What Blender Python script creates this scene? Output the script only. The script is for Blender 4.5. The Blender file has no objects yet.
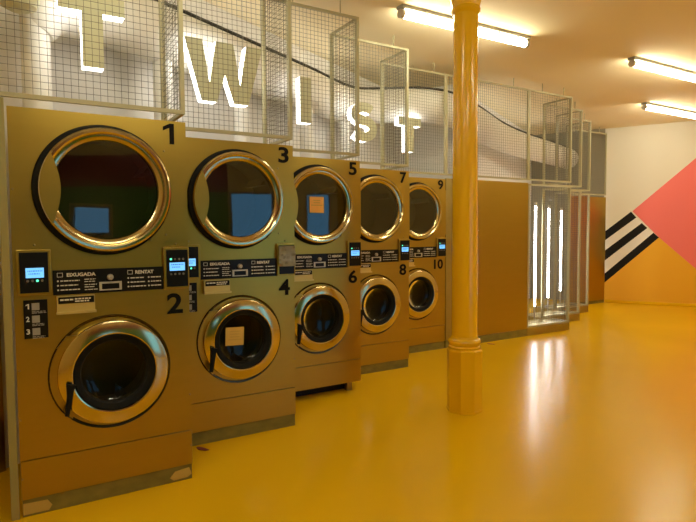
import bpy, bmesh, math, random
from mathutils import Vector, Matrix
random.seed(4)
PI = math.pi
scene = bpy.context.scene
col = scene.collection

# ------------------------------------------------------------------ materials
def mat(name, color, rough=.5, metal=0, spec=.5, coat=0, noise=None, bump=None, aniso=0, emit=None, estr=0):
    m = bpy.data.materials.new(name); m.use_nodes = True
    nt = m.node_tree; b = nt.nodes['Principled BSDF']
    b.inputs['Base Color'].default_value = (*color, 1)
    b.inputs['Roughness'].default_value = rough
    b.inputs['Metallic'].default_value = metal
    b.inputs['Specular IOR Level'].default_value = spec
    b.inputs['Coat Weight'].default_value = coat
    b.inputs['Coat Roughness'].default_value = .08
    b.inputs['Anisotropic'].default_value = aniso
    if emit:
        b.inputs['Emission Color'].default_value = (*emit, 1)
        b.inputs['Emission Strength'].default_value = estr
    if noise or bump:
        tc = nt.nodes.new('ShaderNodeTexCoord')
        mp = nt.nodes.new('ShaderNodeMapping')
        nt.links.new(tc.outputs['Object'], mp.inputs['Vector'])
    if noise:                       # noise = (scale xyz, amount of value change, amount of roughness change)
        sc, amt, ramt = noise
        mp.inputs['Scale'].default_value = sc
        n = nt.nodes.new('ShaderNodeTexNoise'); n.inputs['Scale'].default_value = 1; n.inputs['Detail'].default_value = 4
        nt.links.new(mp.outputs['Vector'], n.inputs['Vector'])
        r = nt.nodes.new('ShaderNodeMapRange')
        r.inputs['From Min'].default_value = .3; r.inputs['From Max'].default_value = .7
        r.inputs['To Min'].default_value = 1 - amt; r.inputs['To Max'].default_value = 1 + amt
        nt.links.new(n.outputs['Fac'], r.inputs['Value'])
        v = nt.nodes.new('ShaderNodeVectorMath'); v.operation = 'SCALE'
        v.inputs[0].default_value = color
        nt.links.new(r.outputs['Result'], v.inputs['Scale'])
        nt.links.new(v.outputs['Vector'], b.inputs['Base Color'])
        if ramt:
            r2 = nt.nodes.new('ShaderNodeMapRange')
            r2.inputs['From Min'].default_value = .3; r2.inputs['From Max'].default_value = .7
            r2.inputs['To Min'].default_value = rough - ramt; r2.inputs['To Max'].default_value = rough + ramt
            nt.links.new(n.outputs['Fac'], r2.inputs['Value'])
            nt.links.new(r2.outputs['Result'], b.inputs['Roughness'])
    if bump:
        sc, st, dist = bump
        n2 = nt.nodes.new('ShaderNodeTexNoise'); n2.inputs['Scale'].default_value = sc; n2.inputs['Detail'].default_value = 3
        nt.links.new(tc.outputs['Object'], n2.inputs['Vector'])
        bp = nt.nodes.new('ShaderNodeBump'); bp.inputs['Strength'].default_value = st; bp.inputs['Distance'].default_value = dist
        nt.links.new(n2.outputs['Fac'], bp.inputs['Height'])
        nt.links.new(bp.outputs['Normal'], b.inputs['Normal'])
    return m

def glass(name, tint, rough=.02, ior=1.5):
    m = bpy.data.materials.new(name); m.use_nodes = True
    nt = m.node_tree
    for n in list(nt.nodes):
        if n.type == 'BSDF_PRINCIPLED': nt.nodes.remove(n)
    out = [n for n in nt.nodes if n.type == 'OUTPUT_MATERIAL'][0]
    t = nt.nodes.new('ShaderNodeBsdfTransparent'); t.inputs['Color'].default_value = (*tint, 1)
    g = nt.nodes.new('ShaderNodeBsdfGlossy'); g.inputs['Roughness'].default_value = rough
    f = nt.nodes.new('ShaderNodeFresnel'); f.inputs['IOR'].default_value = ior
    mx = nt.nodes.new('ShaderNodeMixShader')
    nt.links.new(f.outputs[0], mx.inputs[0]); nt.links.new(t.outputs[0], mx.inputs[1]); nt.links.new(g.outputs[0], mx.inputs[2])
    nt.links.new(mx.outputs[0], out.inputs['Surface'])
    return m

M = {}
M['floor'] = mat('yellow_epoxy', (.74, .44, .003), .22, spec=.28, noise=((.5, .5, .5), .04, .02))
M['ceiling'] = mat('ceiling_paint', (.84, .74, .50), .8)
M['wall_white'] = mat('white_wall_paint', (.74, .72, .68), .75)
M['cream'] = mat('cream_wall_paint', (.72, .69, .60), .7)
M['orange'] = mat('orange_wall_paint', (.76, .40, .010), .55)
M['pink'] = mat('pink_wall_paint', (.80, .17, .16), .6)
M['black_paint'] = mat('black_wall_paint', (.010, .009, .008), .6, spec=.15)
M['green_paint'] = mat('green_wall_paint', (.08, .20, .012), .5)
M['ochre'] = mat('ochre_wall_paint', (.60, .47, .18), .7)
M['maroon'] = mat('maroon_wall_paint', (.20, .03, .015), .5)
M['yellow_paint'] = mat('yellow_gloss_paint', (.82, .48, .004), .22, coat=.2, bump=(14, .12, .008))
M['steel'] = mat('brushed_steel', (.43, .305, .060), .31, 1, noise=((2, 2, 30), .015, 0))  # gold tint stands in for the yellow room reflected in the steel
M['steel_dark'] = mat('dull_steel', (.38, .31, .12), .42, 1, noise=((5, 5, 5), .1, .08))
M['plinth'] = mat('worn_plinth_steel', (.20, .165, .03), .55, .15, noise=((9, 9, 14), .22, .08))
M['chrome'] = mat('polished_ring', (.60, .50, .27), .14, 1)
M['chrome_dark'] = mat('dark_bezel', (.075, .06, .035), .25, 1)
M['rubber'] = mat('black_rubber', (.009, .009, .008), .55, spec=.12)
M['drum'] = mat('drum_steel', (.11, .10, .075), .4, .8)
M['drum_dark'] = mat('dryer_drum', (.12, .11, .08), .5, .5)
M['glass'] = glass('door_glass', (.5, .52, .42), .02, 1.9)
M['bowl'] = glass('bowl_glass', (.6, .6, .5), .03, 1.3)
M['pane'] = glass('window_glass', (.9, .95, .95), .0, 1.5)
M['panel_black'] = mat('black_panel', (.008, .007, .006), .3, spec=.2)
M['ink'] = mat('black_ink', (.008, .007, .006), .6, spec=.1)
M['white_print'] = mat('white_print', (.72, .70, .62), .6)
M['grey_print'] = mat('grey_print', (.30, .29, .26), .6)
M['lcd'] = mat('lcd_light', (.02, .05, .1), .4, emit=(.16, .48, .9), estr=1.3)
M['lcd_text'] = mat('lcd_text', (.02, .06, .16), .4, emit=(.03, .16, .5), estr=.8)
M['led_green'] = mat('led_green', (.05, .4, .2), .4, emit=(.1, .9, .5), estr=1.5)
M['led_off'] = mat('button_grey', (.16, .15, .13), .4)
M['paper_orange'] = mat('orange_paper', (.80, .42, .10), .8)
M['paper_buff'] = mat('buff_paper', (.58, .39, .09), .8)
M['drawer_steel'] = mat('bright_brass_steel', (.66, .52, .18), .4, .6)
M['post'] = mat('olive_post_paint', (.30, .26, .09), .45)
M['worn'] = mat('worn_buff', (.50, .34, .07), .6)
M['plastic'] = mat('grey_plastic', (.42, .39, .28), .25)
M['board'] = mat('grey_brown_board', (.26, .23, .16), .6)
M['frame'] = mat('cream_frame_paint', (.40, .37, .22), .4)
M['wire'] = mat('grey_wire', (.13, .125, .09), .45, .2)
M['duct'] = mat('white_duct', (.80, .78, .72), .55)
M['cable'] = mat('black_cable', (.03, .026, .02), .6)
M['letter_face'] = mat('olive_letter_face', (.62, .62, .42), .6)
M['letter_glow'] = mat('lit_letter_edge', (.85, .85, .8), .5, emit=(1, .98, .92), estr=3.6)
M['tube'] = mat('lit_tube', (.9, .9, .85), .4, emit=(1, .93, .68), estr=30)
M['tube_white'] = mat('lit_white_tube', (.9, .9, .9), .4, emit=(1, .97, .92), estr=30)
M['fill_glow'] = mat('lit_fill_strip', (.9, .9, .88), .4, emit=(1, .98, .95), estr=5)  # glow of the strips added to brighten the wall behind the cages
M['lamp_grey'] = mat('grey_lamp_housing', (.30, .29, .25), .5)
M['lamp_clip'] = mat('lamp_clip', (.55, .53, .46), .4, .5)
M['scrap'] = mat('brown_scrap', (.22, .045, .015), .8)
M['wire_rod'] = mat('thin_wire', (.5, .5, .45), .4, .6)

# ------------------------------------------------------------------ mesh helpers
class MB:
    def __init__(s): s.bm = bmesh.new()
    def box(s, x0, x1, y0, y1, z0, z1, bevel=0, mi=0):
        vs = [s.bm.verts.new((x, y, z)) for x in (x0, x1) for y in (y0, y1) for z in (z0, z1)]
        fs = []
        for q in ((0, 1, 3, 2), (4, 6, 7, 5), (0, 4, 5, 1), (2, 3, 7, 6), (0, 2, 6, 4), (1, 5, 7, 3)):
            f = s.bm.faces.new([vs[i] for i in q]); f.material_index = mi; fs.append(f)
        if bevel:
            es = list({e for f in fs for e in f.edges})
            bmesh.ops.bevel(s.bm, geom=es, offset=bevel, segments=2, affect='EDGES', profile=.5)
        return s
    def poly(s, pts, mi=0):
        f = s.bm.faces.new([s.bm.verts.new(p) for p in pts]); f.material_index = mi; return s
    def prism(s, pts2, y0, y1, mi=0):          # polygon in local x,z pushed along y
        a = [s.bm.verts.new((x, y0, z)) for x, z in pts2]; b = [s.bm.verts.new((x, y1, z)) for x, z in pts2]
        n = len(a)
        s.bm.faces.new(a).material_index = mi; s.bm.faces.new(b[::-1]).material_index = mi
        for i in range(n):
            s.bm.faces.new((a[i], b[i], b[(i+1) % n], a[(i+1) % n])).material_index = mi
        return s
    def tube(s, path, r, n=8, caps=True, mi=0):
        P = [Vector(p) for p in path]; rings = []
        up = None
        for i, p in enumerate(P):
            t = (P[min(i+1, len(P)-1)] - P[max(i-1, 0)]).normalized()
            if up is None: up = Vector((0, 0, 1)) if abs(t.z) < .9 else Vector((1, 0, 0))
            u = t.cross(up)
            if u.length < 1e-4: u = t.cross(Vector((1, 0, 0)))
            u.normalize(); w = u.cross(t).normalized(); up = w
            rr = r[i] if isinstance(r, (list, tuple)) else r
            rings.append([s.bm.verts.new(p + (u*math.cos(a) + w*math.sin(a))*rr) for a in [2*PI*k/n + PI/n for k in range(n)]])
        for A, B in zip(rings, rings[1:]):
            for k in range(n):
                f = s.bm.faces.new((A[k], A[(k+1) % n], B[(k+1) % n], B[k])); f.material_index = mi; f.smooth = n > 6
        if caps:
            s.bm.faces.new(rings[0][::-1]).material_index = mi; s.bm.faces.new(rings[-1]).material_index = mi
        return s
    def lathe(s, prof, cx=0, cz=0, axis='y', n=48, mi=0, smooth=True, closed=False):   # prof: (radius, along)
        rings = []
        for r, h in prof:
            ring = []
            for k in range(n):
                a = 2*PI*k/n
                p = (cx + r*math.cos(a), h, cz + r*math.sin(a)) if axis == 'y' else (cx + r*math.cos(a), cz + r*math.sin(a), h)
                ring.append(s.bm.verts.new(p))
            rings.append(ring)
        if closed: rings.append(rings[0])
        for A, B in zip(rings, rings[1:]):
            for k in range(n):
                f = s.bm.faces.new((A[k], A[(k+1) % n], B[(k+1) % n], B[k])); f.material_index = mi; f.smooth = smooth
        return s
    def disc(s, r, y, cx, cz, n=48, bulge=0, mi=0):
        rings = []
        for q in (1, .8, .55, .28):
            rings.append([s.bm.verts.new((cx + r*q*math.cos(2*PI*k/n), y - bulge*(1-q*q), cz + r*q*math.sin(2*PI*k/n))) for k in range(n)])
        for A, B in zip(rings, rings[1:]):
            for k in range(n):
                f = s.bm.faces.new((A[k], A[(k+1) % n], B[(k+1) % n], B[k])); f.smooth = True; f.material_index = mi
        f = s.bm.faces.new(rings[-1]); f.material_index = mi; f.smooth = True
        return s
    def holed(s, x0, x1, z0, z1, y, cx, cz, r, n=64, mi=0):    # a flat plate with a round hole
        inn, out = [], []
        for k in range(n):
            a = 2*PI*k/n; c, d = math.cos(a), math.sin(a)
            t = min([((x1-cx)/c if c > 0 else (x0-cx)/c) if abs(c) > 1e-9 else 1e9, ((z1-cz)/d if d > 0 else (z0-cz)/d) if abs(d) > 1e-9 else 1e9])
            inn.append(s.bm.verts.new((cx + r*c, y, cz + r*d))); out.append([cx + t*c, y, cz + t*d])
        for X in (x0, x1):
            for Z in (z0, z1):
                j = min(range(n), key=lambda k: (out[k][0]-X)**2 + (out[k][2]-Z)**2); out[j] = [X, y, Z]
        out = [s.bm.verts.new(p) for p in out]
        for k in range(n):
            f = s.bm.faces.new((inn[k], out[k], out[(k+1) % n], inn[(k+1) % n])); f.material_index = mi
        return s
    def build(s, name, m, parent=None, mesh_name=None):
        bmesh.ops.recalc_face_normals(s.bm, faces=s.bm.faces)
        me = bpy.data.meshes.new(name); s.bm.to_mesh(me); s.bm.free()
        me.set_sharp_from_angle(angle=math.radians(20))
        for x in (m if isinstance(m, (list, tuple)) else [m]): me.materials.append(M[x])
        return link(name, me, parent)

def link(name, me, parent=None):
    o = bpy.data.objects.new(name, me); col.objects.link(o)
    if parent: o.parent = parent
    return o
def tag(o, label, cat, group=None, kind=None):
    o['label'] = label; o['category'] = cat
    if group: o['group'] = group
    if kind: o['kind'] = kind
    return o
def thing(name, label, cat, loc=(0, 0, 0), rz=0, group=None):
    o = bpy.data.objects.new(name, None); col.objects.link(o); o.empty_display_size = .1
    o.location = loc; o.rotation_euler = (0, 0, rz)
    return tag(o, label, cat, group)
def struct(o):
    o['kind'] = 'structure'; return o
def part_label(o, s): o['label'] = s; return o

def text_mesh(body, size, bold=0, depth=.0015):
    cu = bpy.data.curves.new('lettering', 'FONT'); cu.body = body; cu.size = size; cu.offset = bold; cu.extrude = depth
    cu.resolution_u = 4
    o = bpy.data.objects.new('lettering', cu); col.objects.link(o)
    dg = bpy.context.evaluated_depsgraph_get()
    me = bpy.data.meshes.new_from_object(o.evaluated_get(dg))
    bpy.data.objects.remove(o); bpy.data.curves.remove(cu)
    me.transform(Matrix.Rotation(PI/2, 4, 'X'))         # stand it up in x,z facing -y
    return me
def fit_text(body, x0, x1, z0, z1, y, bold=0, depth=.0015):   # text squeezed into a rectangle of the face
    me = text_mesh(body, 1, bold, depth)
    xs = [v.co.x for v in me.vertices]; zs = [v.co.z for v in me.vertices]
    sx = (x1-x0)/(max(xs)-min(xs)); sz = (z1-z0)/(max(zs)-min(zs))
    mx, mz = min(xs), min(zs)
    for v in me.vertices:
        v.co = ((v.co.x-mx)*sx + x0, y + v.co.y*1.0, (v.co.z-mz)*sz + z0)
    return me
def text_part(name, body, x0, x1, z0, z1, y, m, parent, bold=0):
    if body == '1':
        w, h = x1-x0, z1-z0; st = w*.42
        return MB().prism([(x1-st, z0), (x1, z0), (x1, z1), (x1-st*.9, z1), (x0, z1-h*.17), (x0, z1-h*.36), (x1-st, z1-h*.21)], y-.0015, y+.0015).build(name, m, parent)
    me = fit_text(body, x0, x1, z0, z1, y, bold); me.materials.append(M[m]); return link(name, me, parent)

# ------------------------------------------------------------------ layout
CAM_H = 1.4313
DX, DY = .4756, .8796                      # the direction every machine front runs in
RZ = math.atan2(DY, DX)
W, HM, STEP, RET = .86, 2.05, .904, .489   # machine width and height, bay width, side panel depth
FAR_Y, CEIL, WALL_X, RIGHT_X, BACK_Y = 12.05, 3.40, -3.5, 3.6, -2.6
CORNERS = {-1: (-2.397, 1.247), 0: (-2.3936, 2.2747), 1: (-2.3907, 3.2927), 2: (-2.4138, 4.3232), 3: (-2.394, 5.327), 4: (-2.394, 6.387)}
def corner(k): return Vector((*CORNERS[k], 0))
def origin(k): c = corner(k); return (c.x - W*DX, c.y - W*DY, 0)
def local(o, x, y, z):                     # a point of a bay's frame in the room (x along the front, y inwards)
    return Vector((o[0] + x*DX - y*DY, o[1] + x*DY + y*DX, z))

# ------------------------------------------------------------------ room
def plane_box(name, m, *a, **k): return struct(MB().box(*a).build(name, m))
struct(MB().box(WALL_X-.1, RIGHT_X+.1, BACK_Y-.1, FAR_Y+.1, -.1, 0).build('floor', 'floor'))
struct(MB().box(WALL_X-.1, RIGHT_X+.1, BACK_Y-.1, FAR_Y+.1, CEIL, CEIL+.1).build('ceiling', 'ceiling'))
w = MB().box(WALL_X-.1, WALL_X, BACK_Y, 7.3, 0, CEIL)
w.prism([(0, 0), (1, 0), (1, CEIL), (0, CEIL)], 0, .1) if False else None
w.box(WALL_X, -2.62, 7.3, 7.4, 0, CEIL).box(-2.72, -2.62, 7.4, FAR_Y, 0, CEIL)
struct(w.build('wall_left', 'wall_white'))
# far wall with the painted mural (shapes are part of the wall's own mesh)
w = MB().box(-3.6, RIGHT_X+.1, FAR_Y, FAR_Y+.1, 0, CEIL)
def mural(pts, mi):
    w.prism(pts, FAR_Y-.002, FAR_Y+.01, mi)
x0 = -1.55
def ext(p, q, x):                          # follow an edge out to another x
    return (x, p[1] + (q[1]-p[1])*(x-p[0])/(q[0]-p[0]))
s1a, s1b, s1c, s1d = (-1.193, 1.404), (-.75, 1.774), (-.656, 1.659), (-1.19, 1.227)
s2a, s2b, s2c, s2d = (-1.187, 1.029), (-.562, 1.553), (-.467, 1.456), (-1.184, .832)
s3a, s3b, s3c, s3d = (-1.18, .58), (-.362, 1.367), (-.269, 1.276), (-1.177, .40)
mural([ext(s1a, s1b, x0), s1b, s1c, ext(s1d, s1c, x0)], 3)
mural([ext(s1d, s1c, x0), s1c, s2b, ext(s2a, s2b, x0)], 4)
mural([ext(s2a, s2b, x0), s2b, s2c, ext(s2d, s2c, x0)], 3)
mural([ext(s2d, s2c, x0), s2c, s3b, ext(s3a, s3b, x0)], 4)
mural([ext(s3a, s3b, x0), s3b, s3c, ext(s3d, s3c, x0)], 3)
pk = (-.728, 1.782); pt = ext(pk, (.291, 2.724), .95); pb = ext(s3c, (.337, .697), 1.4)
mural([pk, pt, (2.2, 2.2), pb, s3c], 2)
mural([ext(s3d, s3c, x0), s3c, pb, (RIGHT_X, pb[1]), (RIGHT_X, 0), (x0, 0)], 1)
struct(w.build('wall_back', ['cream', 'orange', 'pink', 'black_paint', 'wall_white']))
struct(MB().box(-1.18, RIGHT_X, FAR_Y-.03, FAR_Y-.002, 0, .05, .008).build('baseboard_back', 'floor'))
struct(MB().box(WALL_X-.1, RIGHT_X+.1, BACK_Y-.1, BACK_Y, 0, CEIL).build('wall_front', 'ochre'))
# right wall with the shop windows
wins = [(-1.3, -.35, 1.05, 1.75), (1.75, 2.95, .15, 2.2), (3.45, 4.25, .15, 2.3)]
w = MB(); ys = BACK_Y
for a, b, c, d in wins:
    w.box(RIGHT_X, RIGHT_X+.1, ys, a, 0, CEIL); w.box(RIGHT_X, RIGHT_X+.1, a, b, 0, c); w.box(RIGHT_X, RIGHT_X+.1, a, b, d, CEIL); ys = b
w.box(RIGHT_X, RIGHT_X+.1, ys, FAR_Y, 0, CEIL)
struct(w.build('wall_right', 'ochre'))
w = MB()
for a, b, c, d in ((BACK_Y, -1.35, 0, 2.2), (-1.35, -.3, 0, 1.0), (-1.35, -.3, 1.8, 2.2), (-.3, 1.7, 0, 2.2)):
    w.box(RIGHT_X-.02, RIGHT_X, a, b, c, d)
struct(w.build('trim_1', 'green_paint'))
struct(MB().box(RIGHT_X-.03, RIGHT_X, BACK_Y, 1.7, 2.2, 2.95).build('trim_2', 'maroon'))
for i, (a, b, c, d) in enumerate(wins):
    f = MB()
    f.box(RIGHT_X-.02, RIGHT_X+.1, a, a+.05, c, d).box(RIGHT_X-.02, RIGHT_X+.1, b-.05, b, c, d)
    f.box(RIGHT_X-.02, RIGHT_X+.1, a+.05, b-.05, c, c+.05).box(RIGHT_X-.02, RIGHT_X+.1, a+.05, b-.05, d-.05, d)
    fo = struct(f.build('window_%d' % (i+1), 'lamp_grey'))
    MB().box(RIGHT_X+.04, RIGHT_X+.046, a+.05, b-.05, c+.05, d-.05).build('pane', 'pane', fo)

# ------------------------------------------------------------------ stacked machines
cache = {}
def cached(name, key, make, m, parent):
    """first call builds the mesh, later calls share it"""
    if key not in cache:
        mb = make(); bmesh.ops.recalc_face_normals(mb.bm, faces=mb.bm.faces)
        me = bpy.data.meshes.new(name); mb.bm.to_mesh(me); mb.bm.free(); me.set_sharp_from_angle(angle=math.radians(20))
        for x in (m if isinstance(m, (list, tuple)) else [m]): me.materials.append(M[x])
        cache[key] = me
    return link(name, cache[key], parent)
DC, DZ, WC, WZ = .438, 1.655, .440, .692
def mk_body():
    b = MB(); y1 = .70; zb, zm = .292, 1.18
    b.holed(0, W, zm, HM, 0, DC, DZ, .262).holed(0, W, zb, zm, 0, WC, WZ, .215)
    b.poly([(0, 0, zb), (0, 0, HM), (0, y1, HM), (0, y1, zb)]).poly([(W, 0, zb), (W, 0, HM), (W, y1, HM), (W, y1, zb)])
    b.poly([(0, 0, HM), (W, 0, HM), (W, y1, HM), (0, y1, HM)]).poly([(0, 0, zb), (W, 0, zb), (W, y1, zb), (0, y1, zb)])
    b.poly([(0, y1, zb), (W, y1, zb), (W, y1, HM), (0, y1, HM)])
    return b
def mk_kick():
    return MB().box(0.001, W-.001, 0, .6, .09, .288, .003)
def mk_plinth():
    return MB().box(.004, W-.004, .008, .58, 0, .088, .002)
def mk_patch(): return MB().prism([(.006, .012), (.12, .012), (.135, .035), (.115, .066), (.006, .07)], .005, .0079)
def mk_patch_end(): return MB().prism([(W-.13, .03), (W-.1, .062), (W-.02, .07), (W-.006, .03), (W-.03, .015), (W-.11, .012)], .005, .0079)
def mk_dryer_collar(): return MB().lathe([(.262, 0), (.338, 0), (.339, -.016), (.330, -.026), (.30, -.034), (.29, -.03), (.262, -.02)], DC-.008, DZ, n=72)
def mk_dryer_ring():
    return MB().lathe([(.316, -.024), (.321, -.045), (.318, -.060), (.308, -.069), (.296, -.069), (.288, -.062), (.284, -.052), (.270, -.050), (.258, -.044), (.253, -.034), (.262, -.024)], DC, DZ, n=72, closed=True)
def mk_dryer_glass(): return MB().disc(.258, -.036, DC, DZ, 64, .004)
def mk_dryer_drum():
    b = MB().lathe([(.262, 0), (.262, .06), (.30, .07), (.30, .42)], DC, DZ, n=48)
    b.disc(.30, .42, DC, DZ, 48)
    for a in (.5, 2.6, 4.7):
        c, s = math.cos(a), math.sin(a)
        b.prism([(DC+.298*math.cos(a-.1), DZ+.298*math.sin(a-.1)), (DC+.235*c, DZ+.235*s), (DC+.298*math.cos(a+.1), DZ+.298*math.sin(a+.1))], .09, .41)
    return b
def mk_hinge():
    b = MB(); rows = []; n = 24
    for i in range(n+1):
        z = 1.385 + .53*i/n; q = .30**2 - (z-DZ)**2
        xl = max(.655, DC + math.sqrt(max(q, 0)))
        rows.append([b.bm.verts.new(p) for p in ((xl, -.002, z), (xl, -.014, z), (W-.002, -.014, z), (W-.002, -.002, z))])
    for A, B in zip(rows, rows[1:]):
        for q in range(4): b.bm.faces.new((A[q], A[(q+1) % 4], B[(q+1) % 4], B[q]))
    b.bm.faces.new(rows[0]); b.bm.faces.new(rows[-1][::-1])
    return b
def arc(cx, cz, r, a0, a1, n): return [(cx + r*math.cos(a0+(a1-a0)*i/n), cz + r*math.sin(a0+(a1-a0)*i/n)) for i in range(n+1)]
def mk_grip():
    b = MB(); n = 18; rows = []
    for i in range(n+1):
        z = 1.83 - .35*i/n
        xo = DC - math.sqrt(.314**2 - (z-DZ)**2); xi = .178 + .040*math.cos(PI*(z-1.655)/.36)
        rows.append([b.bm.verts.new(p) for p in ((xo, -.058, z), (xo, -.073, z), (xi, -.073, z), (xi, -.058, z))])
    for A, B in zip(rows, rows[1:]):
        for q in range(4): b.bm.faces.new((A[q], A[(q+1) % 4], B[(q+1) % 4], B[q]))
    b.bm.faces.new(rows[0]); b.bm.faces.new(rows[-1][::-1])
    return b
def mk_bezel(): return MB().lathe([(.215, .02), (.285, .015), (.292, -.006), (.303, -.008), (.306, -.002), (.306, 0)], WC, WZ, n=72)
WD = .452
def mk_washer_ring():
    return MB().lathe([(.272, -.004), (.277, -.022), (.274, -.031), (.267, -.034), (.212, -.041), (.206, -.039), (.202, -.010), (.21, 0)], WD, WZ, n=72, closed=True)
def mk_gasket(): return MB().lathe([(.205, -.030), (.198, -.034), (.172, -.024), (.163, -.006), (.165, .03), (.205, .05)], WD, WZ, n=56)
def mk_washer_glass():
    return MB().lathe([(.166, -.002), (.14, .012), (.11, .02), (.06, .026), (.002, .028)], WD, WZ, n=56)
def mk_washer_drum():
    b = MB().lathe([(.214, 0), (.214, .09), (.24, .10), (.24, .40)], WC, WZ, n=48)
    b.lathe([(.2, .10), (.19, .12), (.19, .125), (.2, .14)], WC, WZ, n=48)
    b.disc(.24, .40, WC, WZ, 48)
    for a in (.9, 3.0, 5.1):
        b.prism([(WC+.238*math.cos(a-.12), WZ+.238*math.sin(a-.12)), (WC+.18*math.cos(a), WZ+.18*math.sin(a)), (WC+.238*math.cos(a+.12), WZ+.238*math.sin(a+.12))], .13, .39)
    return b
def mk_latch():
    b = MB()
    b.prism(arc(WC, WZ, .298, math.radians(136), math.radians(228), 14) + arc(WD, WZ, .270, math.radians(224), math.radians(139), 14), -.012, -.004)
    b.prism([(.178, .845), (.225, .905), (.285, .905), (.265, .875), (.24, .84)], -.026, -.012)
    return b
def mk_latch_handle():
    b = MB(); b.prism([(.213, .668), (.258, .655), (.245, .625), (.222, .50), (.203, .505), (.214, .6)], -.070, -.046)
    b.box(.223, .243, -.047, -.012, .635, .657)
    return b
def mk_control(x0, x1, z0, z1): return MB().box(x0, x1, -.022, -.001, z0, z1, .004)
def mk_face(x0, x1, z0, z1, y): return MB().box(x0, x1, y-.004, y-.0005, z0, z1, .001)
def mk_lcd_text():
    b = MB()
    for z, a, c in ((.031, .008, .070), (.017, .012, .060)):
        x = a
        while x < c:
            wd = random.choice((.004, .006, .009)); b.box(x, x+wd, -.0015, 0, z, z+.006); x += wd+.003
    return b
def bars(b, x0, x1, zs, h=.0055, bullet=True, y=0):
    for i, z in enumerate(zs):
        xx = x0
        if bullet: b.lathe([(.0005, y-.001), (.0045, y-.001), (.0045, y)], x0+.003, z, n=10); xx = x0+.014
        end = x1 - random.uniform(0, .25)*(x1-xx)
        while xx < end:
            wd = min(random.uniform(.008, .024), end-xx)
            b.box(xx, xx+wd, y-.001, y, z-h/2, z+h/2); xx += wd+.0035
def mk_strip_print():
    b = MB()
    for cx, z in ((.192, 1.219), (.530, 1.219)):
        b.box(cx, cx+.026, -.001, 0, z-.011, z-.009).box(cx, cx+.026, -.001, 0, z+.009, z+.011).box(cx, cx+.002, -.001, 0, z-.009, z+.009).box(cx+.024, cx+.026, -.001, 0, z-.009, z+.009)
    bars(b, .192, .30, (1.188, 1.165, 1.142)); bars(b, .318, .380, (1.192, 1.180, 1.164, 1.152, 1.138), .004, False)
    bars(b, .53, .625, (1.188, 1.165, 1.142)); bars(b, .636, .705, (1.188, 1.165, 1.142))
    return b
def mk_strip():
    b = mk_strip_print()
    for v in b.bm.verts: v.co.y -= .006
    for f in b.bm.faces: f.material_index = 1
    b.box(.172, .716, -.006, -.0025, 1.117, 1.244, .001)
    return b
def mk_sign():
    b = mk_steps_print()
    for v in b.bm.verts: v.co.y -= .001
    for f in b.bm.faces: f.material_index = 1
    b.box(.039, .145, -.004, -.0005, .906, 1.10, .001)
    return b
def mk_soap_label():
    b = mk_soap_print()
    for f in b.bm.faces: f.material_index = 1
    b.box(.192, .358, -.038, -.0345, 1.074, 1.108, .001)
    return b
def mk_coin():
    b = MB(); b.box(.388, .498, -.016, -.006, 1.129, 1.135).box(.388, .498, -.016, -.006, 1.165, 1.174).box(.388, .400, -.016, -.006, 1.135, 1.165).box(.487, .498, -.016, -.006, 1.135, 1.165)
    b.lathe([(.002, -.03), (.010, -.03), (.015, -.022), (.016, -.006)], .443, 1.198, n=24)
    return b
def mk_soap():
    b = MB()
    b.prism([(.186, 1.022), (.362, 1.022), (.362, 1.112), (.186, 1.112)], -.034, -.001)
    b.box(.182, .366, -.052, -.034, 1.022, 1.034)
    return b
def mk_soap_print():
    b = MB(); bars(b, .20, .265, (1.094,), .008, False, -.038); bars(b, .268, .352, (1.096, 1.084), .007, False, -.038)
    return b
def mk_steps_print():
    b = MB()
    for z in (1.066, 1.003, .940):
        b.box(.075, .109, -.004, -.003, z-.018, z+.018)
        bars(b, .075, .142, (z-.025, z-.032), .004, False, -.003)
    return b
SCREWS = ((.008, .50), (.012, .75), (.008, .20), (W-.008, .50), (W-.008, .2), (.097, 1.374), (.79, 1.368), (.012, 1.65), (.735, 1.88), (.735, 1.42))
def mk_screw(): return MB().lathe([(.0005, -.006), (.004, -.005), (.006, -.002), (.006, 0)], 0, 0, n=12)

labels = [
 'stacked steel washer-dryer numbered 1 and 2, end machine beside the cream post',
 'stacked steel washer-dryer numbered 3 and 4, paper notice on its lower door',
 'stacked steel washer-dryer numbered 5 and 6, standing on open feet without plinth',
 'stacked steel washer-dryer numbered 7 and 8',
 'stacked steel washer-dryer numbered 9 and 10, last machine before the yellow column']
def control_panel(t, x0, x1, z0, z1, ex0, ex1, lx0, lx1, lz0, lz1, key, leds):
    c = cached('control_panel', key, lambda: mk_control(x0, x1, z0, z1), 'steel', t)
    f = cached('control_face', key+'f', lambda: mk_face(ex0, ex1, z0+.012, z1-.014, -.022), 'panel_black', c)
    f = cached('screen', key+'s', lambda: mk_face(lx0, lx1, lz0, lz1, -.026), 'lcd', c)
    def tx():
        b = mk_lcd_text()
        for v in b.bm.verts: v.co.x += lx0; v.co.z += lz0; v.co.y -= .0303
        return b
    cached('screen_text', key+'t', tx, 'lcd_text', c)
    for z, n, on in leds:
        for i in range(n):
            x = lx0 + .008 + (lx1-lx0-.016)*i/(n-1)
            cached('button', key+'b%d%.3f' % (i, z), lambda: MB().lathe([(.0005, -.029), (.0058, -.0285), (.0062, -.026)], x, z, n=12), 'led_green' if i == on else 'led_off', c)
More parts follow.
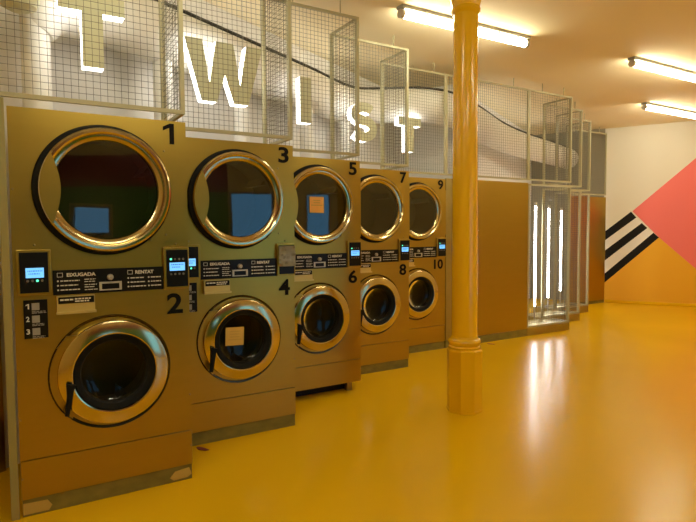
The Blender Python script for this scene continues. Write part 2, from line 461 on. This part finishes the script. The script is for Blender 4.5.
for k in range(5):
    o = origin(k)
    t = thing('stacked_washer_dryer', labels[k], 'washing machine', o, RZ, 'stacked washer-dryers along the left wall')
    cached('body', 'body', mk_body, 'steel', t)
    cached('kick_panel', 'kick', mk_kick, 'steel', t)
    if k == 2:
        for x in (.06, W-.11):
            for y in (.06, .50):
                MB().box(x, x+.05, y, y+.05, 0, .092).build('foot', 'steel_dark', t)
        MB().box(.02, W-.02, .13, .48, .002, .089).build('gap_shade', 'panel_black', t)  # added black block, paints the shade of the open gap underneath
    else:
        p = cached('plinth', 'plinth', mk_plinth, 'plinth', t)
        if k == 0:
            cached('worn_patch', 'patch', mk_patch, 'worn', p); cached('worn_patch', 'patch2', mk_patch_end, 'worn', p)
    for sx, sz in SCREWS:
        cached('screw', 'screw', mk_screw, 'steel_dark', t).location = (sx, -.0005 if sx < .7 or sz < 1.375 or sz > 1.95 else -.014, sz)
    d = cached('dryer_door', 'dring', mk_dryer_ring, 'chrome', t)
    cached('collar', 'dcol', mk_dryer_collar, 'rubber', d)
    cached('door_glass', 'dglass', mk_dryer_glass, 'glass', d)
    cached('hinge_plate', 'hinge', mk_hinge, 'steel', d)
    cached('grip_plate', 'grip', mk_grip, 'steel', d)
    cached('dryer_drum', 'ddrum', mk_dryer_drum, 'drum_dark', t)
    wd = cached('washer_door', 'wring', mk_washer_ring, 'chrome', t)
    cached('gasket', 'gask', mk_gasket, 'rubber', wd)
    cached('door_glass', 'wglass', mk_washer_glass, 'bowl', wd)
    cached('latch_handle', 'lhan', mk_latch_handle, 'rubber', wd)
    cached('door_bezel', 'bez', mk_bezel, 'chrome_dark', t)
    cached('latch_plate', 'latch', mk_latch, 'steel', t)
    cached('washer_drum', 'wdrum', mk_washer_drum, 'drum', t)
    if k < 2:
        control_panel(t, .015, .167, 1.125, 1.352, .028, .153, .054, .133, 1.212, 1.261, 'cl', ((1.197, 4, 2),))
        s = cached('instruction_sign', 'steps', mk_sign, ['panel_black', 'grey_print'], t)
        for i, z in enumerate((1.055, .992, .929)):
            text_part('numeral', '%d' % (i+1), .049, .064, z, z+.026, -.0055, 'white_print', s, .02)
    control_panel(t, .717, .858, 1.117, 1.349, .732, .850, .748, .832, 1.219, 1.264, 'cr', ((1.283, 4, 0), (1.200, 4, -1)))
    s = cached('label_strip', 'strip', mk_strip, ['panel_black', 'white_print'], t)
    for nm, body, a, b in (('label_word', 'EIXUGADA', .236, .372), ('label_word', 'RENTAT', .570, .665)):
        if nm+body not in cache:
            cache[nm+body] = fit_text(body, a, b, 1.209, 1.228, -.007, .03); cache[nm+body].materials.append(M['white_print'])
        link(nm, cache[nm+body], s)
    c = cached('coin_slot', 'coin', mk_coin, 'lamp_clip', t)
    d = cached('soap_drawer', 'soap', mk_soap, 'drawer_steel', t)
    cached('drawer_label', 'soapl', mk_soap_label, ['panel_black', 'white_print'], d)
    n1, n2 = str(2*k+1), str(2*k+2)
    text_part('number', n1, .735 if n1 == '1' else .745, .795 if n1 == '1' else .825, 1.922, 2.035, -.003, 'ink', t, .025)
    text_part('number', n2, .735 if k < 4 else .685, .822, .975, 1.09, -.003, 'ink', t, .025)

# notices stuck on the machines
def paper(k, x0, x1, z0, z1, y, m, label, tilt, lines):
    o = origin(k); c = local(o, (x0+x1)/2, y, (z0+z1)/2)
    t = thing('paper_notice', label, 'notice', c, RZ)
    hx, hz = (x1-x0)/2, (z1-z0)/2
    MB().box(-hx, hx, -.001, .0005, -hz, hz).build('sheet', m, t)
    b = MB()
    for i in range(lines):
        z = hz*.55 - i*hz*.3; ww = hx*random.uniform(.45, .8)
        b.box(-ww, ww, -.002, -.001, z-.004, z+.004)
    b.build('sheet_print', 'worn', t)
    t.rotation_euler = (0, tilt, RZ)
paper(1, .325, .455, .657, .782, -.030, 'paper_buff', 'square buff paper notice stuck on the glass of washer 4', .04, 4)
paper(2, .335, .469, 1.588, 1.722, -.046, 'paper_orange', 'square orange paper notice stuck on the glass of dryer 5', 0, 3)
o = origin(1)
b = MB(); nx, nz = 9, 9; g = []
for i in range(nx):
    g.append([b.bm.verts.new((.722+.13*i/(nx-1), -.034-random.uniform(0, .014), 1.185+.145*j/(nz-1))) for j in range(nz)])
for i in range(nx-1):
    for j in range(nz-1): b.bm.faces.new((g[i][j], g[i+1][j], g[i+1][j+1], g[i][j+1]))
bmesh.ops.solidify(b.bm, geom=b.bm.faces[:], thickness=.001)
t = b.build('paper_notice', 'plastic'); t.location = o; t.rotation_euler = (0, 0, RZ)
tag(t, 'crumpled greyish paper taped over the control screen beside dryer 3', 'notice')

# ------------------------------------------------------------------ wire mesh cages
def frame_mb(b, x0, x1, z0, z1, s=.022, y=0):
    b.box(x0, x0+s, y, y+s, z0, z1).box(x1-s, x1, y, y+s, z0, z1)
    b.box(x0+s, x1-s, y, y+s, z0, z0+s).box(x0+s, x1-s, y, y+s, z1-s, z1)
def mesh_mb(b, x0, x1, z0, z1, y, p=.034, r=.0010, alongy=False):
    nx = max(1, round((x1-x0)/p)); nz = max(1, round((z1-z0)/p))
    def bx(a, c, d, e, q):
        if alongy: b.box(q-r, q+r, a, c, d, e)
        else: b.box(a, c, q-r, q+r, d, e)
    for i in range(1, nx):
        x = x0+(x1-x0)*i/nx; bx(x-r, x+r, z0, z1, y)
    for j in range(1, nz):
        z = z0+(z1-z0)*j/nz; bx(x0, x1, z-r, z+r, y+2*r)
def front_panel(t, x0, x1, z0, z1, p=.034, r=.0010):
    b = MB(); frame_mb(b, x0, x1, z0, z1); f = b.build('front_frame', 'frame', t)
    b = MB(); mesh_mb(b, x0+.022, x1-.022, z0+.022, z1-.022, .011, p, r); b.build('front_mesh', 'wire', f)
def side_panel(t, x, z0, z1, p=.034, r=.0010):
    s = .02; b = MB(); y0, y1 = .024, RET
    b.box(x-s, x, y0, y0+s, z0, z1).box(x-s, x, y1-s, y1, z0, z1).box(x-s, x, y0+s, y1-s, z0, z0+s).box(x-s, x, y0+s, y1-s, z1-s, z1)
    f = b.build('side_frame', 'frame', t)
    b = MB(); mesh_mb(b, y0+s, y1-s, z0+s, z1-s, x-s/2, p, r, True); b.build('side_mesh', 'wire', f)
def hangers(t, xs):
    for x in xs:
        MB().tube([(x, .011, 3.289), (x, .011, CEIL)], .006, 8).build('ceiling_rod', 'frame', t)
Z0, Z1 = 2.095, 3.292
CG = 'wire mesh cages over the machines'
def cage(o, x0, x1, label, side=True, z0=Z0, z1=Z1, rods=(.3, .8), name='wire_mesh_cage', group=CG):
    t = thing(name, label, 'wire mesh cage', (o[0], o[1], 0), RZ, group)
    front_panel(t, x0, x1, z0, z1)
    if side: side_panel(t, x1, z0, z1)
    if rods: hangers(t, [x0+(x1-x0)*q for q in rods])
    return t
cage(origin(-1), -.044, W, 'wire mesh cage cut by the picture edge, before the big T')
cl = ['wire mesh cage in front of the big letter T above dryer 1', 'wire mesh cage in front of the letter W above dryer 3', 'wire mesh cage in front of the letter I above dryer 5', 'wire mesh cage in front of the letter S above dryer 7']
for k in range(4): cage(origin(k), -.044, W, cl[k])
o4 = origin(4); E = W + 2.328
cage(o4, -.044, W+.012, 'flat wire mesh panel in front of the small T above dryer 9', False)
cage(o4, W+.014, W+1.45, 'wide flat wire mesh panel above the tall steel panel, beyond the column', False)
cage(o4, W+1.452, E, 'upper wire mesh cage above the bay with the first white tube')
c5 = local(o4, E, 0, 0)
def far_origin(Y): return (-1.285 - .87*DX, Y - .87*DY, 0)
f6, f7 = far_origin(9.42), far_origin(10.44)
cage(f6, 0, .87, 'upper wire mesh cage, second one beyond the wide panel')
cage(f7, 0, .87, 'upper wire mesh cage, third one beyond the wide panel')
f8 = (-1.185 - 1.10*DX, 11.955 - 1.10*DY, 0)
cage(f8, 0, 1.10, 'upper wire mesh panel ending at the painted end wall', False)
# lower cages with a platform
def lower_cage(o, x0, x1, label):
    t = thing('tall_mesh_cage', label, 'wire mesh cage', (o[0], o[1], 0), RZ, 'tall wire mesh cages around the white tubes')
    front_panel(t, x0, x1, .112, 2.05, .034, .0010)
    side_panel(t, x1, .112, 2.05)
    MB().box(x0, x1, 0, RET-.03, 0, .108, .003).build('platform', 'steel_dark', t)
LC = ['tall wire mesh cage on a steel plinth, next to the tall steel panel', 'tall wire mesh cage on a steel plinth, middle of three', 'tall wire mesh cage on a steel plinth, nearest the end wall']
lower_cage(o4, W+1.452, E, LC[0]); lower_cage(f6, 0, .87, LC[1]); lower_cage(f7, 0, .87, LC[2])

# steel panels and posts between floor and cages
t = thing('steel_panel', 'tall plain brushed steel panel behind the yellow column', 'metal panel', (o4[0], o4[1], 0), RZ)
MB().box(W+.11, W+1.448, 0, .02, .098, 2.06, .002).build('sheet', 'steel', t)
MB().box(W+.11, W+1.448, .004, .03, 0, .094).build('plinth', 'plinth', t)
MB().box(W+.17, W+.215, -.03, -.0005, 1.22, 1.62, .005).build('pull_plate', 'frame', t)
t = thing('filler_panel', 'narrow steel strip between dryer 9 and the column', 'metal panel', (o4[0], o4[1], 0), RZ)
MB().box(W+.012, W+.106, .0, .02, .098, 2.06, .002).build('sheet', 'steel_dark', t)
MB().box(W+.012, W+.106, .004, .03, 0, .094).build('plinth', 'plinth', t)
t = thing('steel_panel', 'steel panel beside the striped mural at the end wall', 'metal panel', f8, RZ)
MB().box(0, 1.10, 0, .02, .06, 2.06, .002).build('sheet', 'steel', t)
MB().box(0, 1.10, .004, .03, 0, .058).build('plinth', 'plinth', t)
tag(MB().box(-3.485, -3.46, .7, 1.79, .0, 2.05, .002).build('steel_panel', 'steel'), 'dark steel panel at the picture edge, behind the cream post', 'metal panel')
struct(MB().box(-2.615, -1.225, FAR_Y-.03, FAR_Y-.002, 0, CEIL).build('trim_3', 'board'))
o0 = origin(0)
t = MB().box(-.046, -.010, -.004, .03, 0, 2.088, .003).build('metal_post', 'post'); t.location = o0; t.rotation_euler = (0, 0, RZ)
tag(t, 'olive cream square metal post at the near end of machine 1', 'post')

# ------------------------------------------------------------------ letters
def letter(k, name, polys, cx, label, lift=0):
    o = origin(k); t = thing('sign_letter', label, 'letter', local(o, cx, .30 if k < 4 else .18, 2.37+lift), RZ, 'sign letters spelling TWIST')
    f, g = MB(), MB()
    for pts in polys:
        f.prism(pts, 0, .006)
        g.prism(pts, .006, .09)
    f.build('letter_face', 'letter_face', t); g.build('lit_edge', 'letter_glow', t)
    top = max(z for pts in polys for x, z in pts); xs = [x for pts in polys for x, z in pts]
    for x in (min(xs)*.55, max(xs)*.55):
        zz = top-.02
        MB().tube([(x, .05, zz), (x, .05, CEIL-2.37-lift)], .0012, 5).build('hanging_wire', 'wire_rod', t)
H = .40
Tp = lambda w: [[(-w/2, H), (w/2, H), (w/2, H-.095), (.055, H-.095), (.055, 0), (-.055, 0), (-.055, H-.095), (-w/2, H-.095)]]
letter(0, 'T', Tp(.345), .432, 'large olive letter T, first letter of the sign')
Wp = [[(-.29, H+.03), (-.165, H+.03), (-.115, .13), (-.065, H+.03), (.065, H+.03), (.115, .13), (.165, H+.03), (.29, H+.03), (.175, 0), (.065, 0), (0, .20), (-.065, 0), (-.175, 0)]]
letter(1, 'W', Wp, .470, 'olive letter W with white glowing edges')
letter(2, 'I', [[(-.053, 0), (.053, 0), (.053, H), (-.053, H)]], .487, 'olive letter I, a plain upright bar', .028)
def s_poly():
    cl = []; r = .085; cxx = 0
    for i in range(15): a = math.radians(35 + 235*i/14); cl.append((r*1.3*math.cos(a), .283 + .070*math.sin(a) + 0))
    for i in range(1, 15): a = math.radians(90 - 235*i/14); cl.append((r*1.3*math.cos(a), .13 + .083*math.sin(a) + .0))
    hw = .05; L, R = [], []
    for i, p in enumerate(cl):
        a, b = cl[max(i-1, 0)], cl[min(i+1, len(cl)-1)]
        tx, tz = b[0]-a[0], b[1]-a[1]; n = math.hypot(tx, tz) or 1
        L.append((p[0]-tz/n*hw, p[1]+tx/n*hw)); R.append((p[0]+tz/n*hw, p[1]-tx/n*hw))
    return [[L[i], L[i+1], R[i+1], R[i]] for i in range(len(cl)-1)]
letter(3, 'S', s_poly(), .51, 'olive letter S with white glowing edges')
letter(4, 'T', Tp(.325), .47, 'small distant olive letter T, last letter of the sign')

# ------------------------------------------------------------------ duct, cable, olive pipe
def smooth(pts, n=6):
    P = [Vector(p) for p in pts]; out = []
    for i in range(len(P)-1):
        a, b, c, d = P[max(i-1, 0)], P[i], P[i+1], P[min(i+2, len(P)-1)]
        for j in range(n):
            t = j/n
            out.append(.5*((2*b) + (c-a)*t + (2*a-5*b+4*c-d)*t*t + (3*b-a-3*c+d)*t**3))
    out.append(P[-1]); return out
DZC, DR = 2.86, .20
path = [(-3.24, 1.95, 2.60), (-3.24, 2.02, 2.74), (-3.24, 2.2, 2.84), (-3.24, 2.45, DZC), (-3.24, 3.4, DZC), (-3.24, 4.6, DZC), (-3.26, 5.5, DZC), (-3.16, 5.98, DZC+.06), (-2.93, 6.28, DZC+.10), (-2.66, 6.48, DZC+.10), (-2.47, 6.85, DZC+.08), (-2.39, 7.5, DZC+.04), (-2.36, 8.5, DZC), (-2.28, 9.6, DZC), (-2.08, 10.8, DZC), (-1.9, 12.01, DZC)]
t = thing('ventilation_duct', 'big white winding air duct behind the mesh cages and letters', 'duct', (-3.24, 2.0, 0))
inv = Matrix.Translation((3.24, -2.0, 0))
sp = smooth(path, 5)
rad = [.085 + .115*min(1, i/9) for i in range(len(sp))]
MB().tube([inv @ p for p in sp], rad, 28).build('main_pipe', 'duct', t)
for i, (x, y) in enumerate(((-3.24, 1.935), (-3.24, 2.87), (-3.24, 3.72), (-3.24, 4.70), (-3.24, 5.46))):
    top = 2.66
    MB().tube([inv @ Vector((x, y, 2.052)), inv @ Vector((x, y, top+.04))], .078 if i == 0 else .068, 20).build('exhaust_pipe', 'duct', t)
cp = [Vector((p.x, p.y, p.z)) for p in sp[14:]]
cab = []
for i, p in enumerate(cp):
    a, b = cp[max(i-1, 0)], cp[min(i+1, len(cp)-1)]
    tt = (b-a).normalized(); n = Vector((tt.y, -tt.x, 0))
    cab.append(p + n*.075 + Vector((0, 0, .200)))
c0 = Vector((-3.165, 2.1, 3.06))
tag(MB().tube([c0] + cab, .014, 8).build('power_cable', 'cable'), 'black cable lying along the top of the white duct', 'cable')
t = thing('hanging_pipe', 'olive round ended pipe stub hanging from the ceiling left of the big T', 'pipe', local(origin(0), .075, .30, 2.61), RZ)
MB().lathe([(.001, 0), (.05, .004), (.085, .022), (.10, .055), (.10, CEIL-2.612)], 0, 0, 'z', 28).build('pipe', 'letter_face', t)

for nm, lb, pts in (('fill_strip', 'added white fill strip lying unseen on the duct behind the letters', [(-3.33, 1.9, 3.064), (-3.33, 5.6, 3.064)]), ('fill_strip', 'added white fill strip lying unseen on the duct beyond the yellow column', [(-2.47, 7.5, 3.10), (-2.44, 8.7, 3.075), (-2.36, 9.6, 3.068), (-2.15, 10.8, 3.068)])):
    tag(MB().tube(pts, .012, 8).build(nm, 'fill_glow'), lb, 'lamp', 'added fill strips on the duct')  # added fill strips, hidden from below, brighten the wall and ceiling there

# ------------------------------------------------------------------ column
cx, cy = -1.432, 4.256
t = thing('iron_column', 'round yellow cast iron column on an octagonal base', 'column', (cx, cy, 0))
MB().lathe([(.02, 0), (.143, 0), (.143, .018), (.138, .02), (.141, .485), (.13, .50), (.02, .50)], 0, 0, 'z', 8, smooth=False).build('pedestal', 'yellow_paint', t).rotation_euler = (0, 0, math.radians(8))
MB().lathe([(.10, .495), (.125, .50), (.127, .515), (.118, .525), (.126, .54), (.130, .556), (.124, .572), (.108, .582), (.10, .60)], 0, 0, 'z', 40).build('base_ring', 'yellow_paint', t)
MB().lathe([(.101, .58), (.101, .7), (.0945, 2.7), (.094, 3.12)], 0, 0, 'z', 40).build('shaft', 'yellow_paint', t)
MB().lathe([(.093, 3.09), (.104, 3.10), (.112, 3.115), (.112, 3.13), (.104, 3.142), (.106, 3.15), (.118, 3.20), (.138, 3.28), (.165, 3.33), (.19, 3.35), (.19, CEIL), (.02, CEIL)], 0, 0, 'z', 40).build('capital', 'yellow_paint', t)

# ------------------------------------------------------------------ lamps
def lamp(x, y, label):
    t = thing('ceiling_lamp', label, 'lamp', (x, y, CEIL), RZ, 'fluorescent ceiling lamps')
    L = .81
    MB().box(-L, L, -.045, .045, -.032, 0, .004).build('housing', 'lamp_grey', t)
    MB().tube([(-L+.04, 0, -.068), (L-.04, 0, -.068)], .036, 16).build('lit_cover', 'tube', t)
    for s in (-1, 1):
        MB().tube([(s*(L-.04), 0, -.068), (s*(L-.005), 0, -.068)], .040, 16).build('end_cap', 'lamp_clip', t)
    for s in (-.55, -.1, .35, .62):
        MB().box(s, s+.02, -.049, .049, -.06, -.02).build('clip', 'lamp_clip', t)
lamp(-1.735, 5.235, 'long fluorescent ceiling lamp passing behind the top of the yellow column')
lamp(-.095, 7.95, 'fluorescent ceiling lamp cut by the picture edge, the nearer of two')
lamp(-.085, 10.62, 'fluorescent ceiling lamp nearest the mural wall')
for p in ((1.6, 4.2), (1.9, 7.2), (-1.735, 1.75), (1.4, .6), (2.2, 10.2), (-.6, -1.2)):
    lamp(p[0], p[1], 'fluorescent ceiling lamp outside the picture')
# upright tubes in the far cages
for i, (x, y) in enumerate(((-1.80, 8.57), (-1.825, 9.715), (-1.825, 10.877))):
    t = thing('tube_light', ['white upright tube light beside the tall steel panel, longest of three', 'white upright tube light, middle of three behind the mesh', 'white upright tube light, shortest looking of three behind the mesh'][i], 'lamp', (x, y, 0), RZ, 'upright tube lights in the mesh cages')
    MB().tube([(0, 0, .30), (0, 0, 1.79)], .014, 14).build('lit_tube', 'tube_white', t)
    MB().tube([(0, 0, .0), (0, 0, .30)], .012, 10).build('stand', 'lamp_clip', t)
    MB().tube([(0, 0, 1.79), (0, 0, 1.84)], .024, 14).build('end_cap', 'lamp_clip', t)

# ------------------------------------------------------------------ small scraps on the floor
for p, l, r in (((-2.70, 2.64, 0), 'small reddish brown scrap on the floor below washer 4', .5), ((-2.01, 6.93, 0), 'small dark scrap on the floor by the tall steel panel', .2)):
    b = MB().prism([(-.05, 0), (-.015, -.020), (.042, -.012), (.054, .012), (.0, .020), (-.042, .015)], 0, .004)
    t = b.build('floor_scrap', 'scrap'); t.location = (p[0]+.03, p[1]-.02, .004); t.rotation_euler = (-PI/2, 0, 0)
    tag(t, l, 'scrap')

# ------------------------------------------------------------------ world, camera
wd = bpy.data.worlds.new('dusk'); scene.world = wd; wd.use_nodes = True
bg = wd.node_tree.nodes['Background']; bg.inputs['Color'].default_value = (.16, .38, .62, 1); bg.inputs['Strength'].default_value = 2.3
cd = bpy.data.cameras.new('camera'); cam = bpy.data.objects.new('camera', cd); col.objects.link(cam); scene.camera = cam
cd.sensor_fit = 'HORIZONTAL'; cd.sensor_width = 36; cd.lens = 557.08/696*36; cd.clip_start = .05; cd.clip_end = 100
cam.matrix_world = Matrix.Translation((0, 0, CAM_H)) @ Matrix.Rotation(math.radians(30.45), 4, 'Z') @ Matrix.Rotation(PI/2 - .0531, 4, 'X') @ Matrix.Rotation(-.0069, 4, 'Z')
vs = scene.view_settings
vs.view_transform = 'Standard'; vs.look = 'None'; vs.gamma = 1; vs.use_curve_mapping = False; vs.exposure = .2
scene.cycles.use_denoising = True
scene.cycles.max_bounces = 10; scene.cycles.diffuse_bounces = 6; scene.cycles.glossy_bounces = 5; scene.cycles.transparent_max_bounces = 24
scene.cycles.sample_clamp_indirect = 6
